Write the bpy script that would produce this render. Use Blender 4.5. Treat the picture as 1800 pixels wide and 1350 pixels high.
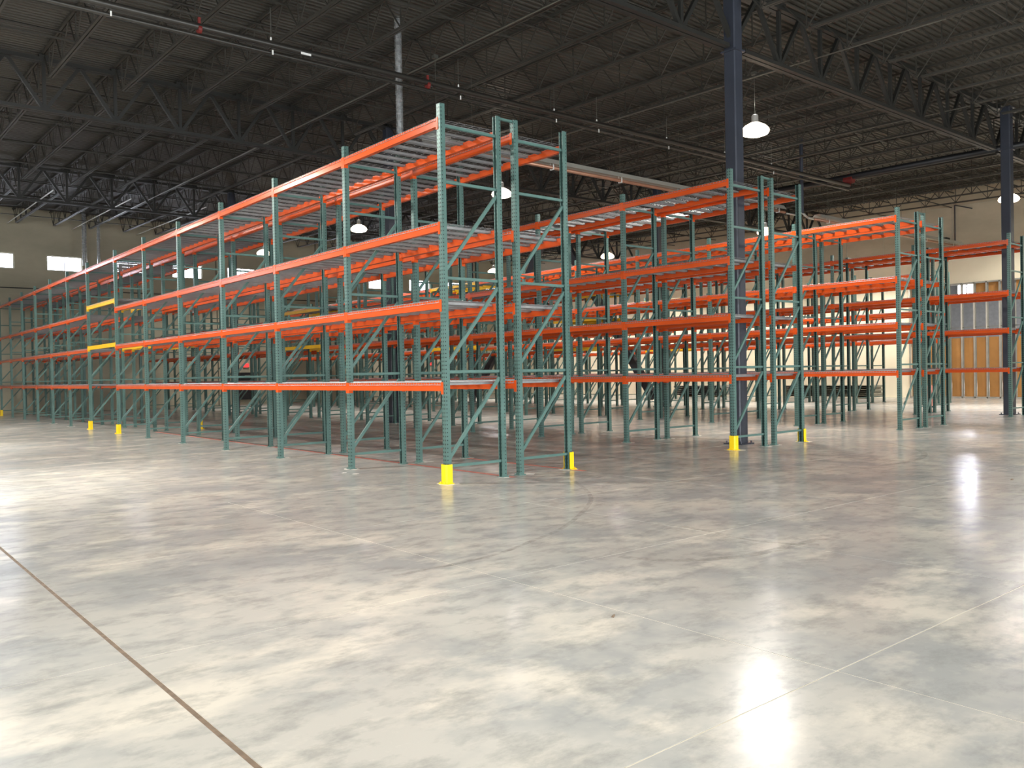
import bpy, math, random
from mathutils import Vector, Matrix
random.seed(7)
SC = bpy.context.scene
COL = SC.collection
for o in list(bpy.data.objects):
    bpy.data.objects.remove(o)

# ------------------------------------------------------------------ camera
YAW, PIT, ROL = 0.69302, -0.01241, -0.01901
FOC = 1483.37                                   # px for an 1800 px wide frame
CAM = Vector((-6.2889, -8.9066, 1.4034))
F = Vector((math.sin(YAW)*math.cos(PIT), math.cos(YAW)*math.cos(PIT), math.sin(PIT)))
R0 = Vector((math.cos(YAW), -math.sin(YAW), 0))
U0 = R0.cross(F)
RR = R0*math.cos(ROL) + U0*math.sin(ROL)
UU = -R0*math.sin(ROL) + U0*math.cos(ROL)
cd = bpy.data.cameras.new('camera')
cam = bpy.data.objects.new('camera', cd)
COL.objects.link(cam)
m = Matrix((RR, UU, -F)).transposed().to_4x4()
m.translation = CAM
cam.matrix_world = m
cd.sensor_width = 36.0
cd.sensor_fit = 'HORIZONTAL'
cd.lens = FOC/1800*36.0
cd.clip_start = 0.05
cd.clip_end = 400
SC.camera = cam

# ------------------------------------------------------------------ world, light, exposure
w = bpy.data.worlds.new('world')
SC.world = w
w.use_nodes = True
w.node_tree.nodes['Background'].inputs[0].default_value = (0.75, 0.87, 1.0, 1)
w.node_tree.nodes['Background'].inputs[1].default_value = 1.0
SC.view_settings.view_transform = 'Standard'
SC.view_settings.look = 'None'
SC.view_settings.gamma = 1.0
SC.view_settings.use_curve_mapping = False
SC.view_settings.exposure = 0.0
SC.cycles.max_bounces = 6
SC.cycles.diffuse_bounces = 4
SC.cycles.glossy_bounces = 3
SC.cycles.transmission_bounces = 4
SC.cycles.sample_clamp_indirect = 6.0
SC.cycles.use_denoising = True
SC.cycles.caustics_reflective = False
SC.cycles.caustics_refractive = False

def area(name, loc, look, sx, sy, power, color):
    l = bpy.data.lights.new(name, 'AREA')
    l.shape = 'RECTANGLE'; l.size = sx; l.size_y = sy; l.energy = power; l.color = color
    o = bpy.data.objects.new(name, l); COL.objects.link(o)
    o.location = loc
    o.rotation_euler = Vector(look).to_track_quat('-Z', 'Y').to_euler()
    return o
DAY = (0.90, 0.95, 1.0)
WARM = (1.0, 0.96, 0.90)
# daylight through the open dock doors of the left wall and of the wall behind the camera
LW, FW = -19.0, -21.0            # planes of the left and the front wall
for i, y in enumerate((-15.5, -9.5, -3.5, 2.5)):
    area('dock_daylight', (LW-0.1, y, 2.05), (1, 0, 0), 3.9, 3.9, 560, DAY)
for i, x in enumerate((-14.5, -8.0, -1.5, 5.0)):
    area('dock_daylight', (x, FW-0.1, 2.05), (0, 1, 0), 3.9, 3.9, 1200, DAY)

# ------------------------------------------------------------------ materials
def new_mat(name):
    mt = bpy.data.materials.new(name); mt.use_nodes = True
    nt = mt.node_tree
    return mt, nt, nt.nodes['Principled BSDF']
def lin(c):
    return tuple(((v/255)/12.92 if v/255 <= .04045 else ((v/255+.055)/1.055)**2.4) for v in c) + (1,)
def N(nt, t, **kw):
    n = nt.nodes.new(t)
    for k, v in kw.items(): setattr(n, k, v)
    return n
def mix(nt, fac, a, b, mode='MIX'):
    n = N(nt, 'ShaderNodeMix', data_type='RGBA', blend_type=mode)
    for s, v in ((0, fac), (6, a), (7, b)):
        if hasattr(v, 'is_output') or hasattr(v, 'links'): nt.links.new(v, n.inputs[s])
        else: n.inputs[s].default_value = v
    return n.outputs[2]
def noise(nt, vec, scale, detail=4, rough=.55):
    n = N(nt, 'ShaderNodeTexNoise'); n.inputs['Scale'].default_value = scale
    n.inputs['Detail'].default_value = detail; n.inputs['Roughness'].default_value = rough
    nt.links.new(vec, n.inputs['Vector'])
    return n.outputs['Fac']
def ramp(nt, fac, p0, p1, c0=(0, 0, 0, 1), c1=(1, 1, 1, 1)):
    n = N(nt, 'ShaderNodeValToRGB')
    n.color_ramp.elements[0].position = p0; n.color_ramp.elements[1].position = p1
    n.color_ramp.elements[0].color = c0; n.color_ramp.elements[1].color = c1
    nt.links.new(fac, n.inputs[0])
    return n.outputs[0]
def worldpos(nt):
    return N(nt, 'ShaderNodeNewGeometry').outputs['Position']
def mapping(nt, vec, scale):
    n = N(nt, 'ShaderNodeMapping'); n.inputs['Scale'].default_value = scale
    nt.links.new(vec, n.inputs['Vector'])
    return n.outputs[0]
def paint(name, rgb, rough=.35, metal=0.0, var=.12, vs=3.0, spec=.5):
    mt, nt, b = new_mat(name)
    c = lin(rgb)
    f = noise(nt, worldpos(nt), vs, 4)
    d = tuple(v*(1-var) for v in c[:3]) + (1,)
    e = tuple(min(1, v*(1+var)) for v in c[:3]) + (1,)
    nt.links.new(ramp(nt, f, .3, .7, d, e), b.inputs['Base Color'])
    b.inputs['Roughness'].default_value = rough
    b.inputs['Metallic'].default_value = metal
    b.inputs['Specular IOR Level'].default_value = spec
    return mt
def emit(name, rgb, s):
    mt, nt, b = new_mat(name)
    b.inputs['Base Color'].default_value = (0, 0, 0, 1)
    b.inputs['Emission Color'].default_value = lin(rgb)
    b.inputs['Emission Strength'].default_value = s
    return mt

M = {}
M['teal'] = paint('teal_green_paint', (88, 119, 112), .34)
M['orange'] = paint('orange_paint', (210, 82, 29), .22, var=.06)
M['yellow'] = paint('yellow_paint', (245, 190, 20), .35, var=.05)
M['guard'] = paint('bright_yellow_paint', (255, 214, 12), .4, var=.04)
M['galv'] = paint('galvanized_steel', (162, 162, 162), .42, .4, var=.15, vs=9)
M['wire'] = paint('zinc_wire', (152, 152, 153), .45, .4)
M['joist'] = paint('grey_primer_steel', (54, 52, 46), .55, var=.15)
M['girder'] = paint('dark_primer_steel', (38, 38, 35), .55, var=.15)
M['column'] = paint('blue_grey_column_paint', (56, 60, 70), .4, var=.08)
M['brace'] = paint('dark_brace_paint', (62, 62, 66), .5)
M['pipe'] = paint('dark_pipe', (52, 50, 46), .38, .3)
M['black'] = paint('black_plastic', (22, 22, 24), .5)
M['conduit'] = paint('conduit_steel', (120, 120, 112), .35, .7)
M['alu'] = paint('aluminium_reflector', (205, 203, 192), .35, .3, var=.05)
M['tube'] = paint('heater_tube', (176, 132, 108), .4, .5)
M['spiral'] = paint('bright_duct', (205, 208, 208), .25, .75, var=.45, vs=16)
M['white'] = paint('white_label', (235, 235, 230), .5)
M['red'] = paint('red_coupling', (112, 34, 28), .6)
M['pink'] = paint('salmon_plastic', (235, 135, 120), .5)
M['lampbody'] = paint('lamp_body', (170, 170, 168), .4, .4)
M['kraft'] = paint('kraft_board', (178, 128, 70), .8, var=.12, vs=1.2)
M['stud'] = paint('galvanized_stud', (172, 170, 160), .4, .4)
M['bundle'] = paint('grey_bundle', (168, 165, 148), .5, var=.1)
M['farwall'] = paint('far_hall_grey', (120, 120, 122), .8)
M['drywall'] = paint('off_white_drywall', (246, 236, 208), .8, var=.04, vs=.7)
M['ceil_tile'] = paint('dust', (224, 220, 210), .9, var=.05)
M['filler'] = paint('joint_filler', (226, 219, 202), .6)
M['darkfill'] = paint('construction_joint_filler', (120, 102, 84), .8, var=.3, vs=14)
M['redline'] = paint('faded_red_line', (236, 150, 134), .5, var=.12, vs=6)
M['lens'] = emit('lamp_lens', (255, 236, 206), 9)
M['lensoff'] = paint('unlit_acrylic', (150, 150, 145), .3)
M['daylight'] = emit('daylight_pane', (232, 238, 255), 19)
M['faremit'] = emit('far_daylight', (235, 238, 255), 60)
M['exit'] = emit('red_sign', (255, 60, 60), 1.6)

# post paint with punched holes (object space: x is the depth, y the width, z the height)
def post_material():
    mt, nt, b = new_mat('punched_teal_post')
    tc = N(nt, 'ShaderNodeTexCoord')
    sep = N(nt, 'ShaderNodeSeparateXYZ'); nt.links.new(tc.outputs['Object'], sep.inputs[0])
    geo = N(nt, 'ShaderNodeNewGeometry')
    vt = N(nt, 'ShaderNodeVectorTransform', vector_type='NORMAL', convert_from='WORLD', convert_to='OBJECT')
    nt.links.new(geo.outputs['True Normal'], vt.inputs[0])
    ns = N(nt, 'ShaderNodeSeparateXYZ'); nt.links.new(vt.outputs[0], ns.inputs[0])
    def ma(op, a, c=None, d=None):
        n = N(nt, 'ShaderNodeMath', operation=op)
        for i, v in enumerate((a, c, d)):
            if v is None: continue
            if isinstance(v, (int, float)): n.inputs[i].default_value = v
            else: nt.links.new(v, n.inputs[i])
        return n.outputs[0]
    P = 0.0508
    zf = ma('SUBTRACT', ma('PINGPONG', sep.outputs['Z'], P/2), P/4*0)      # 0 .. P/2
    # front face: two columns of tall holes
    ay = ma('SUBTRACT', ma('ABSOLUTE', sep.outputs['Y']), .020)
    d1 = ma('ADD', ma('POWER', ma('DIVIDE', ay, .0088), 2), ma('POWER', ma('DIVIDE', zf, .0125), 2))
    h1 = ma('LESS_THAN', d1, 1.0)
    f1 = ma('GREATER_THAN', ma('ABSOLUTE', ns.outputs['X']), .5)
    # side faces: one column of round holes near the front
    ax = ma('ADD', sep.outputs['X'], .018)
    d2 = ma('ADD', ma('POWER', ma('DIVIDE', ax, .0082), 2), ma('POWER', ma('DIVIDE', zf, .0082), 2))
    h2 = ma('LESS_THAN', d2, 1.0)
    f2 = ma('GREATER_THAN', ma('ABSOLUTE', ns.outputs['Y']), .5)
    msk = ma('MAXIMUM', ma('MULTIPLY', h1, f1), ma('MULTIPLY', h2, f2))
    f = noise(nt, worldpos(nt), 3)
    base = ramp(nt, f, .3, .7, lin((80, 109, 103)), lin((95, 126, 119)))
    nt.links.new(mix(nt, msk, base, (.012, .018, .018, 1)), b.inputs['Base Color'])
    b.inputs['Roughness'].default_value = .34
    b.inputs['Metallic'].default_value = .15
    return mt
M['post'] = post_material()

def concrete_floor():
    mt, nt, b = new_mat('polished_concrete')
    p = worldpos(nt)
    # smooth clouds of different sizes
    a = noise(nt, p, .22, 3, .5)
    c1 = noise(nt, p, .9, 5, .6)
    c2 = noise(nt, mapping(nt, p, (1, 1.6, 1)), 3.2, 7, .68)
    c3 = noise(nt, p, 14, 6, .7)
    col = ramp(nt, a, .36, .64, lin((182, 180, 173)), lin((203, 201, 193)))
    col = mix(nt, ramp(nt, c1, .44, .60, (0, 0, 0, 1), (.8, .8, .8, 1)), col, lin((158, 161, 160)))
    col = mix(nt, ramp(nt, noise(nt, mapping(nt, p, (.7, 1, 1)), 1.3, 6, .62), .50, .64, (0, 0, 0, 1), (.85, .85, .85, 1)), col, lin((218, 212, 199)))
    col = mix(nt, ramp(nt, c2, .48, .66, (0, 0, 0, 1), (.56, .56, .56, 1)), col, lin((138, 140, 137)))
    col = mix(nt, ramp(nt, c3, .60, .78, (0, 0, 0, 1), (.22, .22, .22, 1)), col, lin((234, 229, 218)))
    nt.links.new(col, b.inputs['Base Color'])
    r = N(nt, 'ShaderNodeMapRange'); nt.links.new(c1, r.inputs[0])
    r.inputs[1].default_value = .3; r.inputs[2].default_value = .7
    r.inputs[3].default_value = .16; r.inputs[4].default_value = .26
    nt.links.new(r.outputs[0], b.inputs['Roughness'])
    b.inputs['Specular IOR Level'].default_value = .09
    bp = N(nt, 'ShaderNodeBump'); bp.inputs['Strength'].default_value = .012; bp.inputs['Distance'].default_value = .01
    nt.links.new(c2, bp.inputs['Height']); nt.links.new(bp.outputs[0], b.inputs['Normal'])
    return mt
M['floor'] = concrete_floor()

def wall_concrete(name, base, dark):
    mt, nt, b = new_mat(name)
    p = worldpos(nt)
    a = noise(nt, mapping(nt, p, (.25, .25, .6)), 1.0, 5, .6)
    c = noise(nt, p, 3, 6, .65)
    col = ramp(nt, a, .35, .65, lin(dark), lin(base))
    col = mix(nt, ramp(nt, c, .45, .75, (0, 0, 0, 1), (.25, .25, .25, 1)), col, lin(dark))
    nt.links.new(col, b.inputs['Base Color'])
    b.inputs['Roughness'].default_value = .8
    return mt
M['wall'] = wall_concrete('tilt_up_concrete', (192, 185, 162), (166, 160, 140))
M['wallhi'] = wall_concrete('upper_wall_concrete', (190, 178, 154), (168, 158, 136))
def deck_mat():
    mt, nt, b = new_mat('painted_roof_deck')
    p = worldpos(nt)
    a = noise(nt, mapping(nt, p, (.15, 1, 1)), .8, 4)
    nt.links.new(ramp(nt, a, .3, .7, lin((64, 62, 56)), lin((78, 75, 68))), b.inputs['Base Color'])
    b.inputs['Roughness'].default_value = .5
    b.inputs['Metallic'].default_value = .2
    return mt
M['deck'] = deck_mat()

# ------------------------------------------------------------------ mesh builder
class MB:
    def __init__(s): s.v = []; s.f = []; s.m = []
    def add(s, vs, fs, mi=0):
        o = len(s.v); s.v += [tuple(v) for v in vs]
        s.f += [tuple(i+o for i in f) for f in fs]; s.m += [mi]*len(fs)
        return s
    def box(s, x0, x1, y0, y1, z0, z1, mi=0):
        return s.add([(x0,y0,z0),(x1,y0,z0),(x1,y1,z0),(x0,y1,z0),(x0,y0,z1),(x1,y0,z1),(x1,y1,z1),(x0,y1,z1)],
            [(0,3,2,1),(4,5,6,7),(0,1,5,4),(1,2,6,5),(2,3,7,6),(3,0,4,7)], mi)
    def frame(s, a, b, up=(0,0,1)):
        a = Vector(a); b = Vector(b); d = (b-a).normalized(); up = Vector(up)
        if abs(d.dot(up)) > .98: up = Vector((1,0,0))
        r = d.cross(up).normalized(); u = r.cross(d).normalized()
        return a, b, r, u
    def sweep(s, prof, a, b, up=(0,0,1), mi=0, caps=True):
        a, b, r, u = s.frame(a, b, up)
        n = len(prof)
        vs = [a+r*x+u*y for x, y in prof]+[b+r*x+u*y for x, y in prof]
        fs = [(i, (i+1) % n, n+(i+1) % n, n+i) for i in range(n)]
        if caps: fs += [tuple(range(n-1, -1, -1)), tuple(range(n, 2*n))]
        return s.add(vs, fs, mi)
    def bar(s, a, b, w, h, up=(0,0,1), mi=0):
        return s.sweep([(-w/2,-h/2),(w/2,-h/2),(w/2,h/2),(-w/2,h/2)], a, b, up, mi)
    def chan(s, a, b, w, h, t, up=(0,0,1), mi=0):      # channel open downwards
        return s.sweep([(-w/2,-h/2),(-w/2+t,-h/2),(-w/2+t,h/2-t),(w/2-t,h/2-t),(w/2-t,-h/2),(w/2,-h/2),(w/2,h/2),(-w/2,h/2)], a, b, up, mi, False)
    def tube(s, a, b, r, n=8, mi=0):
        return s.sweep([(r*math.cos(2*math.pi*i/n), r*math.sin(2*math.pi*i/n)) for i in range(n)], a, b, (0,0,1), mi)
    def lathe(s, c, prof, n=20, mi=0):
        vs = []; fs = []
        for r, z in prof:
            for i in range(n):
                t = 2*math.pi*i/n; vs.append((c[0]+r*math.cos(t), c[1]+r*math.sin(t), c[2]+z))
        for k in range(len(prof)-1):
            for i in range(n):
                j = (i+1) % n
                fs.append((k*n+i, k*n+j, (k+1)*n+j, (k+1)*n+i))
        return s.add(vs, fs, mi)
    def mesh(s, name, mats, smooth=False):
        me = bpy.data.meshes.new(name); me.from_pydata(s.v, [], s.f)
        if not isinstance(mats, (list, tuple)): mats = [mats]
        for mt in mats: me.materials.append(mt)
        if len(mats) > 1:
            for p, i in zip(me.polygons, s.m): p.material_index = i
        if smooth:
            for p in me.polygons: p.use_smooth = True
        me.update()
        return me
def link(name, me, parent=None, loc=(0,0,0), rz=0, label=None, cat=None, group=None, kind=None):
    o = bpy.data.objects.new(name, me)
    COL.objects.link(o)
    o.location = loc
    if rz: o.rotation_euler = (0, 0, rz)
    if parent is not None: o.parent = parent
    if label: o['label'] = label
    if cat: o['category'] = cat
    if group: o['group'] = group
    if kind: o['kind'] = kind
    return o
def thing(name, label, cat, loc=(0,0,0), group=None, kind=None, rz=0):
    return link(name, None, None, loc, rz, label, cat, group, kind)

# ------------------------------------------------------------------ setting
EX, EY = 31.35, 35.5                 # right wall and back wall planes
SL = 0.0205                          # roof slope towards the back
deckz = lambda y: 8.72+SL*y
jbot = lambda y: 7.95+SL*y
gbot = lambda y: 7.37+SL*y
# floor: a base that shows as joint filler, and the sawn slabs on it
fb = MB(); fb.box(LW, 76, FW, EY+5, -.3, -.0022)
floor = link('floor', fb.mesh('floor_base', M['filler']), kind='structure')
def slab(x0, x1, y0, y1, gx0=.0045, gx1=.0045):
    b = MB(); b.box(x0+gx0, x1-gx1, y0+.0045, y1-.0045, -.02, 0)
    link('floor_slab', b.mesh('slab', M['floor']), floor)
XJ = [-9.92, -7.5, -5.08, -2.67, -0.35, 2.07, 4.5, 7.12]
YJ = [-11.7, -9.3, -6.86, -4.42, -1.98, .55]
for i in range(len(XJ)-1):
    for j in range(len(YJ)-1):
        slab(XJ[i], XJ[i+1], YJ[j], YJ[j+1], .014 if abs(XJ[i]+5.08) < .01 else .0045, .012 if abs(XJ[i+1]+5.08) < .01 else .0045)
big_x = [LW, -9.92, -5.08, 2.07, 7.12, 13.2, 19.3, 25.4, EX, 76]
for i in range(len(big_x)-1):
    for (y0, y1) in ((.55, 6.7), (6.7, 12.8), (12.8, 18.9), (18.9, 25), (25, 31), (31, EY+5)):
        slab(big_x[i], big_x[i+1], y0, y1)
    for (y0, y1) in ((FW, -11.7),):
        slab(big_x[i], big_x[i+1], y0, y1)
slab(LW, -9.92, -11.7, .55)
for (x0, x1) in ((7.12, 13.2), (13.2, 19.3), (19.3, 25.4), (25.4, EX), (EX, 76)):
    for (y0, y1) in ((-11.7, -5.6), (-5.6, .55)):
        slab(x0, x1, y0, y1)
b = MB(); b.box(-5.094, -5.068, -11.7, EY, -.012, -.0012)
link('joint_filler', b.mesh('joint_filler', M['darkfill']), floor, label='dark brown construction joint in the pale floor')
# faded red guide lines under the first rack row
b = MB()
for (xa, xb, y0, y1) in ((.99, .885, -.15, 15.0), (2.13, 2.13, -.35, 2.6)):
    y = y0
    while y < y1:
        e = min(y1, y+random.uniform(.6, 1.6)); u = xa+(xb-xa)*(y-y0)/(y1-y0); v = xa+(xb-xa)*(e-y0)/(y1-y0); hw = .048
        b.add([(u-hw, y, .0015), (u+hw, y, .0015), (v+hw, e, .0015), (v-hw, e, .0015)], [(0, 1, 2, 3)]); y = e+random.uniform(.0, .07)
link('painted_line', b.mesh('painted_line', M['redline']), floor, label='faded red line painted on the floor under the nearest racks')

TYRES = [([(1.44, -0.74), (0.97, -1.47), (0.58, -1.99), (0.17, -2.42), (-0.5, -2.94), (-1.15, -3.36), (-1.73, -3.6), (-2.16, -3.76), (-2.65, -3.83), (-3.18, -3.81)], .05),
 ([(-1.59, -4.5), (-1.55, -4.68), (-1.37, -4.91), (-1.02, -5.12), (-0.68, -5.18), (-0.21, -5.19), (0.1, -5.21)], .09),
 ([(-0.28, -4.04), (-0.32, -4.32), (-0.39, -4.72), (-0.34, -5.06), (-0.18, -5.32)], .06),
 ([(8.93, -1.37), (7.96, -2.34), (7.13, -2.85), (6.05, -3.13), (5.15, -2.99)], .09)]
# tyre marks
def tyre_mat():
    mt, nt, b = new_mat('tyre_mark')
    b.inputs['Base Color'].default_value = lin((96, 92, 88)); b.inputs['Roughness'].default_value = .35
    f = noise(nt, worldpos(nt), 9, 5, .7)
    nt.links.new(ramp(nt, f, .38, .72, (0, 0, 0, 1), (.32, .32, .32, 1)), b.inputs['Alpha'])
    return mt
M['tyre'] = tyre_mat()
for pts, wd in TYRES:
    b = MB(); q = []
    for i in range(len(pts)-1):
        p0 = Vector(pts[max(i-1, 0)]); p1 = Vector(pts[i]); p2 = Vector(pts[i+1]); p3 = Vector(pts[min(i+2, len(pts)-1)])
        for k in range(5):
            u = k/5
            q.append(.5*((2*p1)+(p2-p0)*u+(2*p0-5*p1+4*p2-p3)*u*u+(3*p1-p0-3*p2+p3)*u**3))
    q.append(Vector(pts[-1])); vs = []
    for i in range(len(q)):
        d = (q[min(i+1, len(q)-1)]-q[max(i-1, 0)]).normalized(); nn = Vector((-d.y, d.x))*wd/2
        vs += [(q[i].x+nn.x, q[i].y+nn.y, .001), (q[i].x-nn.x, q[i].y-nn.y, .001)]
    b.add(vs, [(2*i, 2*i+1, 2*i+3, 2*i+2) for i in range(len(q)-1)])
    link('tyre_mark', b.mesh('tyre_mark', M['tyre']), floor, label='faint dark curved tyre mark on the pale floor')

# walls
def wallbox(name, x0, x1, y0, y1, z0, z1, mt, parent=None, **k):
    b = MB(); b.box(x0, x1, y0, y1, z0, z1)
    return link(name, b.mesh(name, mt), parent, kind=None if parent else 'structure', **k)
WX = [2.35+2.87*i for i in range(-7, 10)]           # left edges of the windows in the back wall
WZ0, WZ1, WW = 6.66, 7.36, 1.52
wb = MB()
TOP = deckz(EY)+.3
wb.box(LW, EX, EY, EY+.2, -.0, WZ0); wb.box(LW, EX, EY, EY+.2, WZ1, TOP)
xs = LW
for x in WX: wb.box(xs, x, EY, EY+.2, WZ0, WZ1); xs = x+WW
wb.box(xs, EX, EY, EY+.2, WZ0, WZ1)
wall_back = link('wall_back', wb.mesh('wall_back', M['wall']), kind='structure')
for x in (-1.1, 4.6, 10.35, 16.1, 21.8, 27.6):      # tilt-up panel joints
    wallbox('panel_joint', x-.02, x+.02, EY-.012, EY, 0, TOP-.4, M['girder'], wall_back)
wallbox('reveal', LW, EX, EY-.01, EY, 5.75, 5.80, M['girder'], wall_back)
for i, x in enumerate(WX):
    f = MB()
    f.box(x, x+WW, EY+.04, EY+.1, WZ0, WZ0+.04); f.box(x, x+WW, EY+.04, EY+.1, WZ1-.04, WZ1)
    for u in (x, x+WW/2-.02, x+WW-.04): f.box(u, u+.04, EY+.04, EY+.1, WZ0+.04, WZ1-.04)
    wn = link('window_%d' % (i+1), f.mesh('window_frame', M['stud']), kind='structure')
    for u in (x+.04, x+WW/2+.02):
        g = MB(); g.box(u, u+WW/2-.06, EY+.065, EY+.075, WZ0+.04, WZ1-.04)
        link('pane', g.mesh('pane', M['daylight']), wn)

# right wall: concrete above, drywall behind the racks, open studs towards the front
SY = 8.62                            # the stud part starts here and runs towards the camera side
wr = MB()
wr.box(EX, EX+.2, FW, EY+.2, 4.87, TOP)
wr.box(EX, EX+.2, SY, EY+.2, 0, 4.87)
wall_right = link('wall_right', wr.mesh('wall_right', M['drywall']), kind='structure')
b = MB(); b.box(EX-.03, EX, FW, EY, 6.1, TOP)
link('upper_panel', b.mesh('upper_panel', M['wallhi']), wall_right, label='tan concrete wall above the pale drywall')
b = MB()
for y in (4.0, 9.8, 15.6, 21.4, 27.2): b.box(EX-.035, EX-.03, y-.015, y+.015, 6.1, TOP-.3)
b.box(EX-.034, EX-.03, FW, EY, 8.12, 8.15)
link('panel_joint', b.mesh('wall_reveals', M['wall']), wall_right)
stud_me = MB(); stud_me.chan((0,0,0), (0,0,4.87), .14, .06, .006, (0,1,0)); stud_me = stud_me.mesh('stud', M['stud'])
ys = [SY, 8.05, 7.5, 6.93, 6.42, 5.92, 5.43, 4.93]
y = 4.93
while y > -14: y -= .55; ys.append(y)
for y in ys: link('stud', stud_me, wall_right, (EX-.03, y, 0))
for z in (.03, 4.84):
    b = MB(); b.box(EX-.1, EX+.05, -14.5, SY, z-.03, z+.03)
    link('stud_track', b.mesh('stud_track', M['stud']), wall_right)
for i in range(len(ys)-1):
    y1, y0 = ys[i]-.03, ys[i+1]+.03
    b = MB(); b.box(EX+.06, EX+.10, y0, y1, .06, 2.55)
    link('kraft_panel', b.mesh('kraft_panel', M['kraft']), wall_right)
    if i not in (3, 4):
        b = MB(); b.box(EX+.06, EX+.10, y0, y1, 4.2, 4.81)
        link('kraft_panel', b.mesh('kraft_panel', M['kraft']), wall_right)
b = MB(); b.box(EX+.02, EX+.04, -14, SY, 2.97, 3.0)
link('service_rod', b.mesh('service_rod', M['conduit']), wall_right)
b = MB(); b.box(EX-.06, EX, SY-.04, SY+.04, 0, 2.25)
link('corner_bead', b.mesh('corner_bead', M['drywall']), wall_right)
# the neighbouring hall seen through the open studs
wallbox('wall_far', 75, 75.2, -14, EY+5, 0, 11, M['farwall'])
wallbox('wall_far_front', EX, 75, -14.4, -14.2, 0, 11, M['farwall'])
wallbox('wall_far_back', EX+.2, 75, EY+5, EY+5.2, 0, 11, M['farwall'])
b = MB(); b.box(EX+.2, 75.2, -14.4, EY+5.2, 10.6, 10.8)
link('ceiling_far', b.mesh('ceiling_far', M['deck']), kind='structure')
fw = MB()
fw.box(74.9, 75, 23.0, 24.6, 7.3, 7.4); fw.box(74.9, 75, 23.0, 24.6, 8.7, 8.8)
for u in (23.0, 23.75, 24.5): fw.box(74.9, 75, u, u+.1, 7.4, 8.7)
fwo = link('window_18', fw.mesh('far_window_frame', M['stud']), kind='structure')
for u in (23.1, 23.85):
    b = MB(); b.box(74.93, 74.96, u, u+.65, 7.4, 8.7)
    link('pane', b.mesh('far_pane', M['faremit']), fwo)
area('far_hall_light', (55, 8, 10.3), (0, 0, -1), 20, 30, 16000, (1, 1, 1))

# left and front walls with their open dock doors
b = MB()
ds = [(-15.5-2, -15.5+2), (-11.5, -7.5), (-5.5, -1.5), (.5, 4.5)]
y = FW
for a0, a1 in ds: b.box(LW-.3, LW, y, a0, 0, 4.1); y = a1
b.box(LW-.3, LW, y, EY+.2, 0, 4.1); b.box(LW-.3, LW, FW, EY+.2, 4.1, 9.6)
link('wall_left', b.mesh('wall_left', M['wall']), kind='structure')
b = MB()
ds = [(-16.5, -12.5), (-10, -6), (-3.5, .5), (3, 7)]
x = LW
for a0, a1 in ds: b.box(x, a0, FW-.3, FW, 0, 4.1); x = a1
b.box(x, EX, FW-.3, FW, 0, 4.1); b.box(LW, EX, FW-.3, FW, 4.1, 9.0)
link('wall_front', b.mesh('wall_front', M['wall']), kind='structure')

# roof deck: ribbed sheet, ribs run along x, sloping up towards the back
b = MB()
y = FW-.3; pts = []
while y < EY+.4:
    for dy, dz in ((0, 0), (.055, 0), (.075, .04), (.13, .04)): pts.append((y+dy, deckz(y+dy)+dz))
    y += .15
vs = []
for (yy, zz) in pts: vs += [(LW-.3, yy, zz), (EX+.3, yy, zz)]
b.add(vs, [(2*i, 2*i+1, 2*i+3, 2*i+2) for i in range(len(pts)-1)])
b.box(LW-.3, EX+.3, FW-.3, FW-.25, 8, 8.2)
ceiling = link('ceiling', b.mesh('roof_deck', M['deck']), kind='structure')
# a cover above the deck that keeps daylight out
b = MB(); b.add([(LW-.4, FW-.4, deckz(FW)+.12), (EX+.4, FW-.4, deckz(FW)+.12), (EX+.4, EY+.5, deckz(EY)+.12), (LW-.4, EY+.5, deckz(EY)+.12)], [(0,1,2,3)])
link('roof_board', b.mesh('roof_board', M['deck']), ceiling)

# bar joists along y, sitting on the girders
def joist_mesh(L):
    b = MB(); D = .70; n = round(L/1.22); s = L/n
    z0 = lambda y: SL*y
    T, B = D, 0.0
    for sx in (-.032, .032):
        b.bar((sx, 0, T), (sx, L, T+SL*L), .045, .05)
        b.bar((sx, s*.6, B), (sx, L-s*.6, B+SL*L-SL*s*.6), .045, .045)
    for k in range(n):
        y0 = k*s; ym = y0+s/2; y1 = y0+s
        b.bar((0, y0+.05, T+z0(y0)), (0, ym, z0(ym)), .022, .022)
        b.bar((0, y1-.05, T+z0(y1)), (0, ym, z0(ym)), .022, .022)
        b.bar((0, ym, z0(ym)), (0, ym, T+z0(ym)), .02, .02)
    return b.mesh('bar_joist', M['joist'])
GY = [-11.62, .58, 12.8, 25.0]
spans = [(FW+.1, -11.62), (-11.62, .58), (.58, 12.8), (12.8, 25.0), (25.0, EY-.05)]
jx = [7.12+1.525*k for k in range(-17, 16)]
for (y0, y1) in spans:
    me = joist_mesh(y1-y0)
    for x in jx:
        if x < EX-.3: link('bar_joist', me, ceiling, (x, y0, jbot(y0)))
# girder trusses along x, column to column
def girder_mesh():
    b = MB(); L = 12.2; D = 1.14
    for s in (-.06, .06):
        b.bar((0, s, D), (L, s, D), .09, .09)
        b.bar((.25, s, 0), (L-.25, s, 0), .09, .07)
    for k in range(8):
        x = k*1.525
        if k: b.bar((x, 0, 0), (x, 0, D), .07, .07)
        b.bar((x, 0, .0) if k else (x+.76-.72, 0, .15), (x+.7625, 0, D), .075, .075)
        b.bar((x+.7625, 0, D), (x+1.525, 0, 0.0) if k < 7 else (x+1.48, 0, .15), .075, .075)
    for k in range(9): b.box(k*1.525-.1, k*1.525+.1, -.11, .11, D+.02, D+.10)
    return b.mesh('roof_girder', M['girder'])
gm = girder_mesh()
for y in GY:
    for k in range(-2, 2):
        link('roof_girder', gm, ceiling, (7.12+12.2*k, y, gbot(y)))
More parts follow.
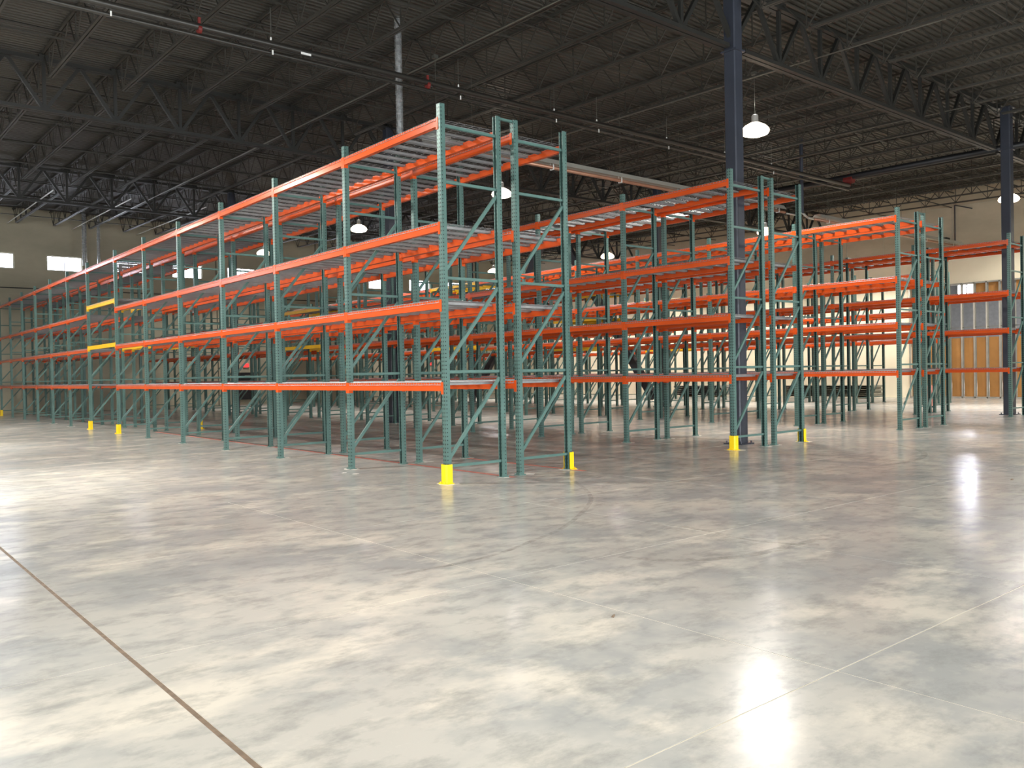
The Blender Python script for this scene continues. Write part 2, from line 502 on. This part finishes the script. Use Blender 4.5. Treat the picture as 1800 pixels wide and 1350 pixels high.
# bridging angles and sprinkler branch lines across the joists
for (y0, y1) in spans[1:]:
    for f in (.27, .5, .73):
        y = y0+(y1-y0)*f
        b = MB(); b.bar((LW, 0, 0), (EX, 0, 0), .035, .035)
        link('bridging_angle', b.mesh('bridging', M['joist']), ceiling, (0, y, jbot(y)+.64))
        b = MB(); b.bar((LW, 0, 0), (EX, 0, 0), .03, .03)
        link('bridging_angle', b.mesh('bridging', M['joist']), ceiling, (0, y+.1, jbot(y)+.04))
bm = MB(); bm.tube((LW, 0, 0), (EX, 0, 0), .026, 6); bm = bm.mesh('sprinkler_branch', M['pipe'])
hm = MB()
for x in jx: 
    if x < EX-1: hm.box(x+.60, x+.63, -.012, .012, -.09, -.02); hm.box(x+.59, x+.64, -.03, .03, -.1, -.09)
for y in (-8.8, -5.6, -2.5, 2.2, 4.2, 7.6, 10.6, 14.6, 17.8, 21, 24, 27.5, 30.5, 33.5):
    o = link('sprinkler_branch_pipe', bm, ceiling, (0, y, deckz(y)-.25))

# ------------------------------------------------------------------ columns and chevron brace
def column(x, y, label):
    z = gbot(y)+1.1
    t = thing('steel_column', label, 'column', (x, y, 0), 'blue grey steel columns')
    b = MB(); s = .125
    b.sweep([(-s,-s+.02),(-s+.02,-s),(s-.02,-s),(s,-s+.02),(s,s-.02),(s-.02,s),(-s+.02,s),(-s,s-.02)], (0,0,.02), (0,0,z), (0,1,0))
    link('shaft', b.mesh('column_shaft', M['column']), t)
    b = MB(); b.box(-.2,.2,-.2,.2,0,.02)
    for sx in (-.16,.16):
        for sy in (-.16,.16): b.tube((sx,sy,.02),(sx,sy,.06),.014,6)
    link('base_plate', b.mesh('column_base', M['column']), t)
    b = MB(); b.box(-.15,.15,-.17,.17,z-1.16,z-1.13); b.box(-.17,.17,-.17,.17,z,z+.02)
    link('cap_plate', b.mesh('column_cap', M['column']), t)
    return t
column(7.118, .585, 'nearest blue grey steel column rising through the second rack row')
column(7.118, 12.8, 'blue grey steel column seen behind the first rack row, middle distance')
column(7.118, 25.0, 'farthest left steel column, dark, behind the long first rack row')
column(19.43-.16+.05, .30, 'right hand dark steel column beside the end of the fourth rack row')
column(19.275, 12.8, 'dark steel column at the near foot of the chevron brace')
column(19.275, 25.0, 'dark steel column at the far foot of the chevron brace')
t = thing('chevron_brace', 'dark steel inverted V brace between two columns behind the racks', 'brace', (19.275, 12.8, 0))
for (a, c) in (((0, .34, .35), (0, 5.95, 8.0)), ((0, 11.86, .35), (0, 6.2, 8.0))):
    b = MB(); b.bar(a, c, .34, .2, (1,0,0)); link('brace_member', b.mesh('brace_member', M['brace']), t)
b = MB(); b.box(-.02, .02, 5.6, 6.6, 7.75, 8.3); link('gusset', b.mesh('gusset', M['brace']), t)

# ------------------------------------------------------------------ pallet racks
S, D, G, H = 2.515, .9184, .3077, 4.88
HB = .0385
# post (front at -x), C section
pm = MB()
prof = [(-HB, -HB), (HB, -HB), (HB, -.02), (HB-.003, -.02), (HB-.003, -HB+.003), (-HB+.003, -HB+.003),
        (-HB+.003, HB-.003), (HB-.003, HB-.003), (HB-.003, .02), (HB, .02), (HB, HB), (-HB, HB)]
n = len(prof)
pm.add([(x, y, .01) for x, y in prof]+[(x, y, H) for x, y in prof], [(i, (i+1) % n, n+(i+1) % n, n+i) for i in range(n)])
POST = pm.mesh('post', M['post'])
b = MB(); b.box(-.058,.055,-.056,.056,0,.01); b.tube((-.05,.047,.01),(-.05,.047,.03),.007,6); b.tube((-.05,-.047,.01),(-.05,-.047,.03),.007,6)
FOOT = b.mesh('foot_plate', M['teal'])
ZH = [.224, 1.441, 2.652, 3.887, 4.608]
b = MB(); b.chan((HB-.005, 0, 0), (D-HB+.005, 0, 0), .030, .036, .003); HSTRUT = b.mesh('horizontal_strut', M['teal'])
DSTRUT = []
for i in range(3):
    a, c = Vector((HB-.005, 0, ZH[i]+.10)), Vector((D-HB+.005, 0, ZH[i+1]-.09))
    b = MB(); b.chan(a, c, .030, .042, .003); DSTRUT.append(b.mesh('diagonal_strut', M['teal']))
def beam_mesh(L, mt, conn):
    b = MB(); h = .108
    pr = [(-.043,-h), (-.043,-.046), (-.0395,-.043), (-.0395,-.037), (-.043,-.034), (-.043,-.003), (-.040,0), (-.008,0), (-.008,-.042), (.022,-.042), (.022,-h)]
    n = len(pr); y0, y1 = HB+.003, L-HB-.003
    b.add([(x, y0, z) for x, z in pr]+[(x, y1, z) for x, z in pr], [(i, n+i, n+(i+1) % n, (i+1) % n) for i in range(n)]+[tuple(range(n)), tuple(range(2*n-1, n-1, -1))])
    if conn: conn_geo(b, L)
    return b.mesh('beam', mt)
def conn_geo(b, L):
    for e, s in ((0, 1), (L, -1)):
        ya, yb = sorted((e+s*.0015, e+s*(HB+.006)))
        b.box(-.0465, -.0392, ya, yb, -.150, .008)
        ya, yb = sorted((e+s*(HB+.001), e+s*(HB+.006)))
        b.box(-.0392, .022, ya, yb, -.150, .008)
def conn_mesh(L, mt):
    out = []
    for e, s in ((0, 1), (L, -1)):
        b = MB()
        ya, yb = sorted((e+s*.0015, e+s*(HB+.006))); b.box(-.0465, -.0392, ya, yb, -.150, .008)
        ya, yb = sorted((e+s*(HB+.001), e+s*(HB+.006))); b.box(-.0392, .022, ya, yb, -.150, .008)
        out.append(b.mesh('connector', mt))
    return out
LENS = {'s': S, 't': 2.93, 'u': 2.50}
BEAM = {}; CONN = {}
for k, L in LENS.items():
    for c in ('orange', 'yellow'):
        BEAM[k, c, 0] = beam_mesh(L, M[c], True); BEAM[k, c, 1] = beam_mesh(L, M[c], False)
        CONN[k, c] = conn_mesh(L, M[c])
# wire deck (origin at the beam top, x from the front post line, y from its first edge)
def deck_mesh(W, chans, solid=False):
    b = MB(); xa, xb = -.040, D+.040
    r = .0028
    ny = int(W/.062)
    for i in range(ny+1):
        y = .01+(W-.02)*i/ny
        b.sweep([(-r,-r),(r,-r),(0,r)], (xa, y, .004), (xb, y, .004), caps=False)
        for x in (xa-.004, xb+.004):
            b.sweep([(-r,-r),(r,-r),(0,r)], (x, y, .006), (x, y, -.030), caps=False)
    for i in range(9):
        x = xa+.01+(xb-xa-.02)*i/8
        b.sweep([(-r,-r),(r,-r),(0,r)], (x, 0, .009), (x, W, .009), caps=False)
    for x in (xa-.006, xb+.006):
        b.sweep([(-r,-r),(r,-r),(0,r)], (x, 0, -.028), (x, W, -.028), caps=False)
    if chans:
        for i in range(4):
            y = W*(i+.5)/4
            b.chan((-.006, y, -.020), (D+.006, y, -.020), .055, .034, .0025)
    if solid: b.box(xa+.03, xb-.03, 0, W, -.004, -.001)
    return b.mesh('wire_deck', M['wire'] if not solid else M['galv'])
b = MB(); b.chan((-.006, 0, -.020), (D+.006, 0, -.020), .055, .034, .0025); CHANNEL = b.mesh('support_channel', M['galv'])
DK = {}
for k, L in LENS.items():
    W = (L-.1)/2-.01
    DK[k, 0] = (deck_mesh(W, True), W); DK[k, 1] = (deck_mesh(W, False), W); DK[k, 2] = (deck_mesh(W, True, True), W)
b = MB(); b.chan((D+HB-.004, 0, 0), (D+G-HB+.004, 0, 0), .03, .03, .003); SPACER = b.mesh('row_spacer', M['teal'])

LV = [1.302, 2.365, 3.362, 4.700]
YS = [S*k for k in range(7)]+[18.02+2.505*k for k in range(7)]
def rack(x0, yoff, n0, n1, label, near, tunnel_top, deck_last=99):
    t = thing('pallet_rack', label, 'rack', (x0, yoff, 0), 'double deep rows of pallet racks')
    for n in range(n0, n1+1):
        y = YS[n]
        for run in (0, 1):
            xr = run*(D+G)
            fr = link('upright_frame', HSTRUT, t, (xr, y, ZH[0]))
            for zz in ZH[1:]: link('strut', HSTRUT, fr, (0, 0, zz-ZH[0]))
            for d in DSTRUT: link('strut', d, fr, (0, 0, -ZH[0]))
            link('post', POST, fr, (0, 0, -ZH[0])); link('post', POST, fr, (D, 0, -ZH[0]), math.pi)
            link('foot_plate', FOOT, fr, (0, 0, -ZH[0])); link('foot_plate', FOOT, fr, (D, 0, -ZH[0]), math.pi)
        link('row_spacer', SPACER, t, (0, y, 4.86))
        if n == n1: break
        tun = (n == 6); key = 't' if tun else ('u' if n > 6 else 's'); L = YS[n+1]-y
        for lv in range(4):
            z = LV[lv]; c = 'orange'
            if tun:
                if lv == 0: continue
                if lv == 1: z, c = 2.43, 'yellow'
                if lv == 2: z, c = 3.60, 'yellow'
                if lv == 3: c = tunnel_top
            nr = 1 if n < near else 0
            for run in (0, 1):
                xr = run*(D+G)
                for x, rz, yb in ((xr, 0, y), (xr+D, math.pi, YS[n+1])):
                    bo = link('beam', BEAM[key, c, nr], t, (x, yb, z), rz)
                    if c == 'yellow': bo['label'] = 'yellow beam over the cross aisle'
                    if nr:
                        for cm in CONN[key, c]: link('connector', cm, bo)
                if tun and lv == 1 or n >= deck_last: continue
                me, W = DK[key, 2 if (tun and lv == 2) else nr]
                for h in (0, 1):
                    dk = link('wire_deck', me, t, (xr, y+.05+h*(L-.1)/2, z))
                    if nr:
                        for i in range(4): link('support_channel', CHANNEL, dk, (0, W*(i+.5)/4, 0))
    return t
rack(0, 0, 0, 13, 'nearest and longest double rack row, orange beams, yellow guard on its near corner', 4, 'orange')
rack(6.047, -.071, 0, 13, 'second double rack row, a steel column rising through its near bay', 2, 'orange')
rack(12.059, -.104, 0, 13, 'third double rack row with brightly lit orange top beams', 0, 'yellow')
rack(18.20, -.128, 0, 13, 'fourth double rack row, cut by the right edge, beside the right hand column', 0, 'yellow')
rack(24.30, -.12, 2, 13, 'farthest double rack row, nearest the pale right wall', 0, 'yellow')

# post protectors
def protector(x, y, label, face):
    t = thing('post_protector', label, 'guard', (x, y, 0), 'yellow post guards')
    b = MB(); h = .25; w = .066; k = .004
    # angle guard wrapped round the post with a rounded nose
    pr = [(-w,-w+.02),(-w+.02,-w),(w*.5,-w),(w*.5,-w+k),(-w+.02+k*.3,-w+k),(-w+k,-w+.02+k*.3),(-w+k,w-.02-k*.3),(-w+.02+k*.3,w-k),(w*.5,w-k),(w*.5,w),(-w+.02,w),(-w,w-.02)]
    n = len(pr)
    b.add([(px, py, .012) for px, py in pr]+[(px, py, h) for px, py in pr], [(i,(i+1)%n,n+(i+1)%n,n+i) for i in range(n)])
    o = link('guard_shell', b.mesh('guard_shell', M['guard']), t, rz=face)
    b = MB(); b.box(-.10,-.070,-.066,.066,.0,.012); b.box(-.070,.03,-.10,-.067,.0,.012); b.box(-.070,.03,.067,.10,.0,.012)
    for px, py in ((-.086,-.04),(-.086,.04)): b.tube((px,py,.012),(px,py,.03),.009,6)
    link('guard_foot', b.mesh('guard_foot', M['guard']), t, rz=face)
protector(0, 0, 'yellow post guard at the near left corner of the first rack row', 0)
protector(2*D+G, 0, 'yellow post guard at the near right corner of the first rack row', math.pi)
protector(0, YS[6], 'yellow post guard right of the cross aisle opening on the left side', 0)
protector(0, YS[7], 'yellow post guard left of the cross aisle opening on the left side', 0)
protector(0, YS[13], 'yellow post guard at the far left end of the first rack row', 0)
protector(2*D+G, YS[6], 'yellow post guard inside the first row by the cross aisle, back side', math.pi)
protector(6.047, -.071, 'yellow post guard at the near left corner of the second rack row', 0)
protector(6.047+2*D+G, -.071, 'yellow post guard at the near right corner of the second rack row', math.pi)
protector(6.047+2*D+G, YS[6]-.071, 'yellow post guard on the back side of the second row by the cross aisle', math.pi)

# grout dust and chips around the feet
def patch(x, y, r, sx=1.0):
    b = MB(); n = 16; ph = random.random()*6
    vs = [(0, 0, .003)]
    for i in range(n):
        a = 2*math.pi*i/n; rr = r*(.7+.5*random.random())
        vs.append((rr*math.cos(a)*sx, rr*math.sin(a), .0006))
    b.add(vs, [(0, 1+i, 1+(i+1) % n) for i in range(n)])
    link('dust_patch', b.mesh('dust_patch', M['ceil_tile']), floor, (x, y, 0))
for (x, y, r) in ((0, -.03, .16), (D, -.04, .09), (D+G+.12, -.02, .12), (2*D+G-.02, -.03, .16), (0, S, .12), (.05, 2*S, .13), (D+.1, S-.03, .08),
                  (D+G+.1, S, .13), (2*D+G, S, .13), (6.047, -.09, .17), (6.96, -.1, .12), (7.3, -.08, .14), (8.25, -.1, .16), (6.05, S-.1, .14),
                  (6.96, S-.1, .12), (7.3, S-.1, .12), (8.2, S-.1, .12), (0, 3*S, .1), (0, 4*S, .1), (0, YS[7], .14), (0, YS[8], .14), (0, YS[9], .14),
                  (19.3, .1, .25), (14.2, -.1, .12), (13.3, -.1, .12), (-.28, 1.9, .05), (-.33, 2.15, .04), (0, YS[6], .14)):
    patch(x, y, r)
# small scraps on the floor
def scrap(x, y, s, rz, label):
    b = MB(); b.add([(-s,-s*.3,0),(s,-s*.25,0),(s*.9,s*.3,0),(-s*.8,s*.35,0),(-s*.9,-s*.1,s*.35),(s*.8,-s*.1,s*.25)], [(0,1,5,4),(2,3,4,5),(1,2,5),(3,0,4),(3,2,1,0)])
    link('scrap', b.mesh('scrap', M['darkfill']), None, (x, y, 0), rz, label, 'debris')
scrap(-2.78, -5.55, .028, .6, 'small brown scrap on the floor near the thin crossing joints')
scrap(4.9, -4.9, .05, .2, 'small dark chip on the floor below the bright window reflection')

# ------------------------------------------------------------------ high bay lamps
def lamp(x, y, z, label, lit=True, power=300):
    t = thing('high_bay_lamp', label, 'lamp', (x, y, z), 'warm high bay lamps')
    b = MB(); b.lathe((0,0,0), [(.0,.36),(.06,.36),(.075,.33),(.075,.21),(.10,.19),(.10,.172),(0,.172)], 20)
    link('housing', b.mesh('lamp_reflector', M['lampbody'], True), t)
    b = MB(); b.lathe((0,0,0), [(.0,.17),(.12,.17),(.23,.11),(.30,.04),(.315,-.01),(.28,-.07),(.17,-.11),(0,-.12)], 24)
    link('lens', b.mesh('lamp_lens', M['lens' if lit else 'lensoff'], True), t)
    b = MB(); top = jbot(y)-z
    b.tube((0,0,.36),(.0,0,.44),.02,6); b.tube((0,0,.44),(0,0,top),.006,5)
    link('cord', b.mesh('lamp_cord', M['conduit']), t)
    b = MB(); b.box(-.05,.05,-.05,.05,top-.02,top+.05); link('junction_box', b.mesh('junction_box', M['conduit']), t)
    if not lit: return t
    l = bpy.data.lights.new('lamp_light', 'SPOT'); l.energy = power*6.2; l.color = WARM; l.spot_size = math.radians(168); l.spot_blend = .35; l.shadow_soft_size = .3
    o = bpy.data.objects.new('lamp_light', l); COL.objects.link(o); o.parent = t; o.location = (0,0,-.15)
    l = bpy.data.lights.new('lamp_downlight', 'SPOT'); l.energy = power*2.2; l.color = (1, .92, .80); l.spot_size = math.radians(64); l.spot_blend = .9; l.shadow_soft_size = .3
    o = bpy.data.objects.new('lamp_downlight', l); COL.objects.link(o); o.parent = t; o.location = (0,0,-.15)
    l = bpy.data.lights.new('lamp_glow', 'POINT'); l.energy = power*.035; l.color = WARM; l.shadow_soft_size = .12
    o = bpy.data.objects.new('lamp_glow', l); COL.objects.link(o); o.parent = t; o.location = (0,0,.62)
lamp(10.1, 2.14, 6.73, 'large bright high bay lamp hanging right beside the nearest steel column', power=200)
lamp(10.1, 11.15, 6.90, 'high bay lamp seen between the end posts of the nearest rack row', power=200)
lamp(10.1, 19.9, 7.08, 'high bay lamp seen through the first rack row under its top beams', power=200)
lamp(10.1, 28.8, 7.23, 'farthest left high bay lamp before the concrete back wall', power=200)
lamp(22.3, 9.98, 6.70, 'high bay lamp seen behind the end posts of the second rack row', power=330)
lamp(22.3, 18.4, 6.75, 'high bay lamp above the far beams right of the chevron brace', power=330)
lamp(22.3, 26.9, 6.93, 'small far high bay lamp above the yellow beams', power=330)
lamp(23.9, 1.9, 6.78, 'high bay lamp at the right edge beside the right hand column', power=330)
lamp(3.95, 5.75, 6.36, 'unlit high bay lamp on a long cord behind the near top beam', lit=False)
for (x, y, pw, lb) in ((-4.5, 4.5, 420, 'left of the nearest rack row, outside the view'), (-4.5, 12.5, 330, 'over the left aisle, farther back, outside the view'),
        (-4.5, 21, 400, 'far back over the left aisle, outside the view'), (-4.5, -5.5, 135, 'above the camera side, outside the view'),
        (11, -7, 170, 'over the open floor in front of the second rack row'),
        (28.9, 2, 110, 'beside the right wall, outside the view'), (28.9, -4, 110, 'beside the stud wall, outside the view'),
        (1.5, -14.5, 190, 'behind the camera, to its right'),
        (17.5, -8, 260, 'over the open floor in front of the third rack row'), (25, -7, 300, 'over the open floor near the stud wall'),
        (-11, -2, 240, 'over the far left floor, outside the view'), (-11, 10, 300, 'over the far left floor, farther back'), (-5, -14, 180, 'behind the camera'), (9, -15, 300, 'behind and right of the camera')):
    lamp(x, y, 6.95 if y > -10 else 6.5, 'added fill lamp '+lb, power=pw)  # unseen lamps, added to raise the overall light level
for (y, lb) in ((10, 'nearest of four hung low along the right wall'), (16, 'second of four lamps hung low along the right wall'),
        (22, 'third of four lamps hung low along the right wall'), (28, 'farthest of four lamps hung low along the right wall')):
    lamp(28.47, y, 5.72, 'added fill lamp, '+lb, power=120)  # added lamps hidden behind the top beams, to brighten the right wall
# conduits that feed the lamps
cm = MB()
for i, (x, y0, y1) in enumerate(((3.95, -2, 32), (10.1, -2, 30), (22.3, 0, 30), (16.2, 0, 30))):
    b = MB(); b.tube((0, y0, jbot(y0)-.06), (0, y1, jbot(y1)-.06), .014, 6)
    link('conduit', b.mesh('conduit', M['conduit']), ceiling, (x, 0, 0))
for i, x in enumerate((-2.6, .2, 2.9, 5.8, 8.6, 11.4)):
    b = MB(); b.tube((0, 25.6, jbot(25.6)-.03), (0, 35.2, jbot(35.2)-.03), .022, 6)
    link('conduit', b.mesh('conduit', M['stud']), ceiling, (x+.5, 0, 0))

# ------------------------------------------------------------------ sprinkler mains, heaters, ducts
t = thing('sprinkler_main', 'dark twin sprinkler pipes running across under the roof joists', 'pipe', (0, 5.5, 7.35))
b = MB(); b.tube((-17, 0, 0), (20.4, 0, .1), .058, 12); link('pipe', b.mesh('main_pipe', M['pipe'], True), t)
b = MB(); b.tube((-17, .02, -.15), (20.4, .02, -.05), .034, 10); link('pipe', b.mesh('second_pipe', M['pipe'], True), t)
for x in (-2.5, .2, 4.36, 7.1, 8.5, 11.1, 13.6, 15.9):
    b = MB(); b.box(x-.012, x+.012, -.01, .01, .12, .17); link('hanger_clip', b.mesh('hanger_clip', M['white']), t)
    b = MB(); b.box(x-.012, x+.012, -.075, -.062, -.16, -.08); link('hanger_clip', b.mesh('hanger_clip', M['white']), t)
    b = MB(); b.tube((x, 0, .06), (x, 0, jbot(5.5)-7.35), .006, 5); link('hanger_rod', b.mesh('hanger_rod', M['conduit']), t)
for x in (-1.08, 3.58):
    b = MB(); b.tube((x-.03, 0, 0), (x+.03, 0, 0), .07, 12); b.box(x-.02, x+.02, -.02, .02, .06, .2); link('coupling', b.mesh('coupling', M['red']), t, label='dark red coupling')
b = MB(); b.box(.75, .95, -.066, -.06, -.02, .02); link('label', b.mesh('pipe_label', M['white']), t, label='small white label')
t = thing('riser_main', 'thick black pipe running lengthwise under the roof at the right', 'pipe', (20.4, 0, 7.62))
b = MB(); b.tube((0, -2, 0), (0, 16, .25), .10, 12); link('pipe', b.mesh('riser_pipe', M['black'], True), t)
b = MB(); b.tube((0, 5.35, .0), (0, 5.65, .0), .13, 12); b.tube((0, 5.5, -.2), (0, 5.5, .2), .06, 8); link('valve', b.mesh('valve', M['red']), t, label='dull red valve')

def heater(x0, x1, y, z, label, capx=None):
    t = thing('tube_heater', label, 'heater', (0, y, z), 'radiant tube heaters')
    b = MB()
    o = [(-.19, 0), (-.10, .13), (.10, .13), (.19, 0)]
    i = [(.186, .0), (.097, .126), (-.097, .126), (-.186, .0)]
    b.sweep(o+i, (x0, 0, 0), (x1, 0, 0), caps=False)
    link('reflector', b.mesh('heater_reflector', M['alu']), t)
    b = MB(); b.tube((x0-.2, 0, -.04), (x1+.2, 0, -.04), .045, 12); link('burner_tube', b.mesh('burner_tube', M['tube'], True), t)
    x = x0+.7
    while x < x1:
        b = MB(); b.box(x-.015, x+.015, -.05, .05, -.10, -.08); b.box(x-.015, x+.015, -.06, -.05, -.1, .12); b.box(x-.015, x+.015, .05, .06, -.1, .12)
        link('bracket', b.mesh('heater_bracket', M['white']), t)
        b = MB(); b.tube((x, 0, .13), (x, 0, jbot(y)-z), .004, 5); link('hanger_wire', b.mesh('hanger_wire', M['conduit']), t)
        x += 2.4
    return t
heater(4.5, 17.4, 6.15, 6.40, 'long pale radiant tube heater hanging above the second rack row')
heater(19.5, 30.5, 6.15, 6.36, 'pale radiant tube heater right of the forked grey flue')
def duct(x, y, z0, z1, r, label, mt='spiral'):
    t = thing('flue_pipe', label, 'duct', (x, y, z0), 'vertical flues')
    b = MB(); k = 0; z = z0
    h = z1-z0; n = max(3, int(h/.14))
    prof = []
    for i in range(n):
        a = h*i/n; c = h*(i+1)/n
        prof += [(r, a), (r, c-.012), (r*1.04, c-.01), (r*1.04, c)]
    b.lathe((0,0,0), prof, 14)
    link('flue', b.mesh('flue', M[mt]), t)
    return t
duct(3.30, 6.15, 6.45, deckz(6.15), .075, 'shiny silver spiral flue rising behind the nearest top beam')
t = duct(18.6, 6.15, 6.42, deckz(6.15), .06, 'grey vertical flue with a forked foot between the tube heaters', 'column')
b = MB(); b.tube((0,0,.02),(-.30,0,-.09),.03,10); b.tube((0,0,.02),(.35,.0,-.10),.035,10); b.tube((.35,0,-.10),(.68,0,-.11),.035,10); b.tube((-.30,0,-.09),(-.9,0,-.09),.025,10)
link('fork', b.mesh('flue_fork', M['alu'], True), t, label='pale forked foot')
duct(3.55, 33.6, 6.75, deckz(33.6), .10, 'left one of two silver flues near the back wall windows')
duct(4.15, 33.6, 6.75, deckz(33.6), .07, 'right, thinner one of two silver flues near the back wall windows')

# ------------------------------------------------------------------ things along the walls
t = thing('control_cabinet', 'black wall cabinet on the back wall, seen between the rack posts', 'cabinet', (11.85, EY, .28))
b = MB(); b.box(-.42,.42,-.3,-.012,0,1.1); link('body', b.mesh('cabinet_body', M['black']), t)
b = MB(); b.box(-.45,.45,-.34,-.012,1.12,1.45); link('hood', b.mesh('cabinet_hood', M['black']), t)
b = MB(); b.box(-.2,.2,-.348,-.34,1.22,1.32); link('display', b.mesh('cabinet_display', M['conduit']), t)
def redsign(x, z, label):
    t = thing('red_sign_light', label, 'sign', (x, EY, z))
    b = MB(); b.box(-.14,.14,-.09,-.012,0,.20); link('housing', b.mesh('sign_housing', M['exit']), t)
    b = MB(); b.box(-.16,.16,-.1,-.012,-.05,-.002); link('base', b.mesh('sign_base', M['darkfill']), t)
redsign(11.85, 2.02, 'small red light on the back wall above the black cabinet')
redsign(23.9, 2.02, 'small red light on the back wall seen through the middle of the racks')
t = thing('wall_speaker', 'small black box on the right wall left of a thin pipe', 'speaker', (EX-.06, 7.05, 6.55))
b = MB(); b.box(-.3,.03,-.17,.17,0,.3); link('housing', b.mesh('speaker_housing', M['black']), t)
b = MB(); b.box(-.31,-.3,-.13,.13,.05,.25); link('grille', b.mesh('speaker_grille', M['girder']), t)
t = thing('wall_conduit', 'thin vertical conduit on the right wall with a slanting arm', 'conduit', (EX-.07, 6.65, 6.4))
b = MB(); b.tube((0,0,0),(0,0,1.8),.025,6); link('riser', b.mesh('wall_conduit', M['brace']), t)
b = MB(); b.tube((0,0,1.8),(0,-.7,1.55),.025,6); link('arm', b.mesh('wall_conduit_arm', M['brace']), t)
b = MB(); b.tube((0,0,.02),(0,.35,-.05),.02,6); link('arm', b.mesh('wall_conduit_arm2', M['brace']), t)
t = thing('gas_pipe', 'black pipe running to the small black box on the right wall', 'pipe', (26.6, 7.0, 6.72))
b = MB(); b.tube((0,0,0),(4.3,.02,-.05),.035,8); link('pipe', b.mesh('gas_pipe', M['black'], True), t)
for x in (.6, 2.4):
    b = MB(); b.tube((x, 0, .02), (x, 0, jbot(7)-6.72+.02), .006, 5); link('hanger_rod', b.mesh('hanger_rod', M['conduit']), t)

def bundle(x, y, L, W, n, th, mt, label, group=None):
    t = thing('panel_bundle', label, 'bundle', (x, y, 0))
    for k in (-.35, .35):
        b = MB(); b.box(-W/2, W/2, k*L-.05, k*L+.05, 0, .08); link('bearer', b.mesh('bearer', M['kraft']), t)
    for i in range(n):
        b = MB(); dx = random.uniform(-.02,.02); dy = random.uniform(-.08,.08)
        z = .08+i*th; b.box(-W/2+dx, W/2+dx, -L/2+dy, L/2+dy, z, z+th*.8)
        for e in (-W/2+dx, W/2+dx-.02): b.box(e, e+.02, -L/2+dy, L/2+dy, z, z+th*.93)
        link('panel', b.mesh('panel', M[mt]), t)
    for k in (-.25, .25):
        b = MB(); b.box(-W/2-.03, -W/2-.025, k*L-.015, k*L+.015, .08, .08+n*th); b.box(-W/2-.03, W/2+.03, k*L-.015, k*L+.015, .08+n*th, .085+n*th)
        link('strap', b.mesh('strap', M['black']), t)
    return t
bundle(29.9, 11.6, 4.3, 1.0, 6, .085, 'bundle', 'long grey green bundle of panels on the floor by the right wall')
bundle(30.0, 19.0, 3.0, 1.1, 5, .10, 'galv', 'pale metal bundle on the floor by the right wall, farther back')
t = thing('marker_post', 'salmon pink marker post behind the end of the third rack row', 'post', (22.65, 3.95, 0))
b = MB(); b.lathe((0,0,0), [(0,0),(.16,0),(.16,.03),(.08,.05)], 16); link('base', b.mesh('marker_base', M['black']), t)
b = MB(); b.lathe((0,0,0), [(.07,.05),(.075,.72),(.05,.76),(0,.77)], 16); link('sleeve', b.mesh('marker_sleeve', M['pink'], True), t)
bpy.context.view_layer.update()
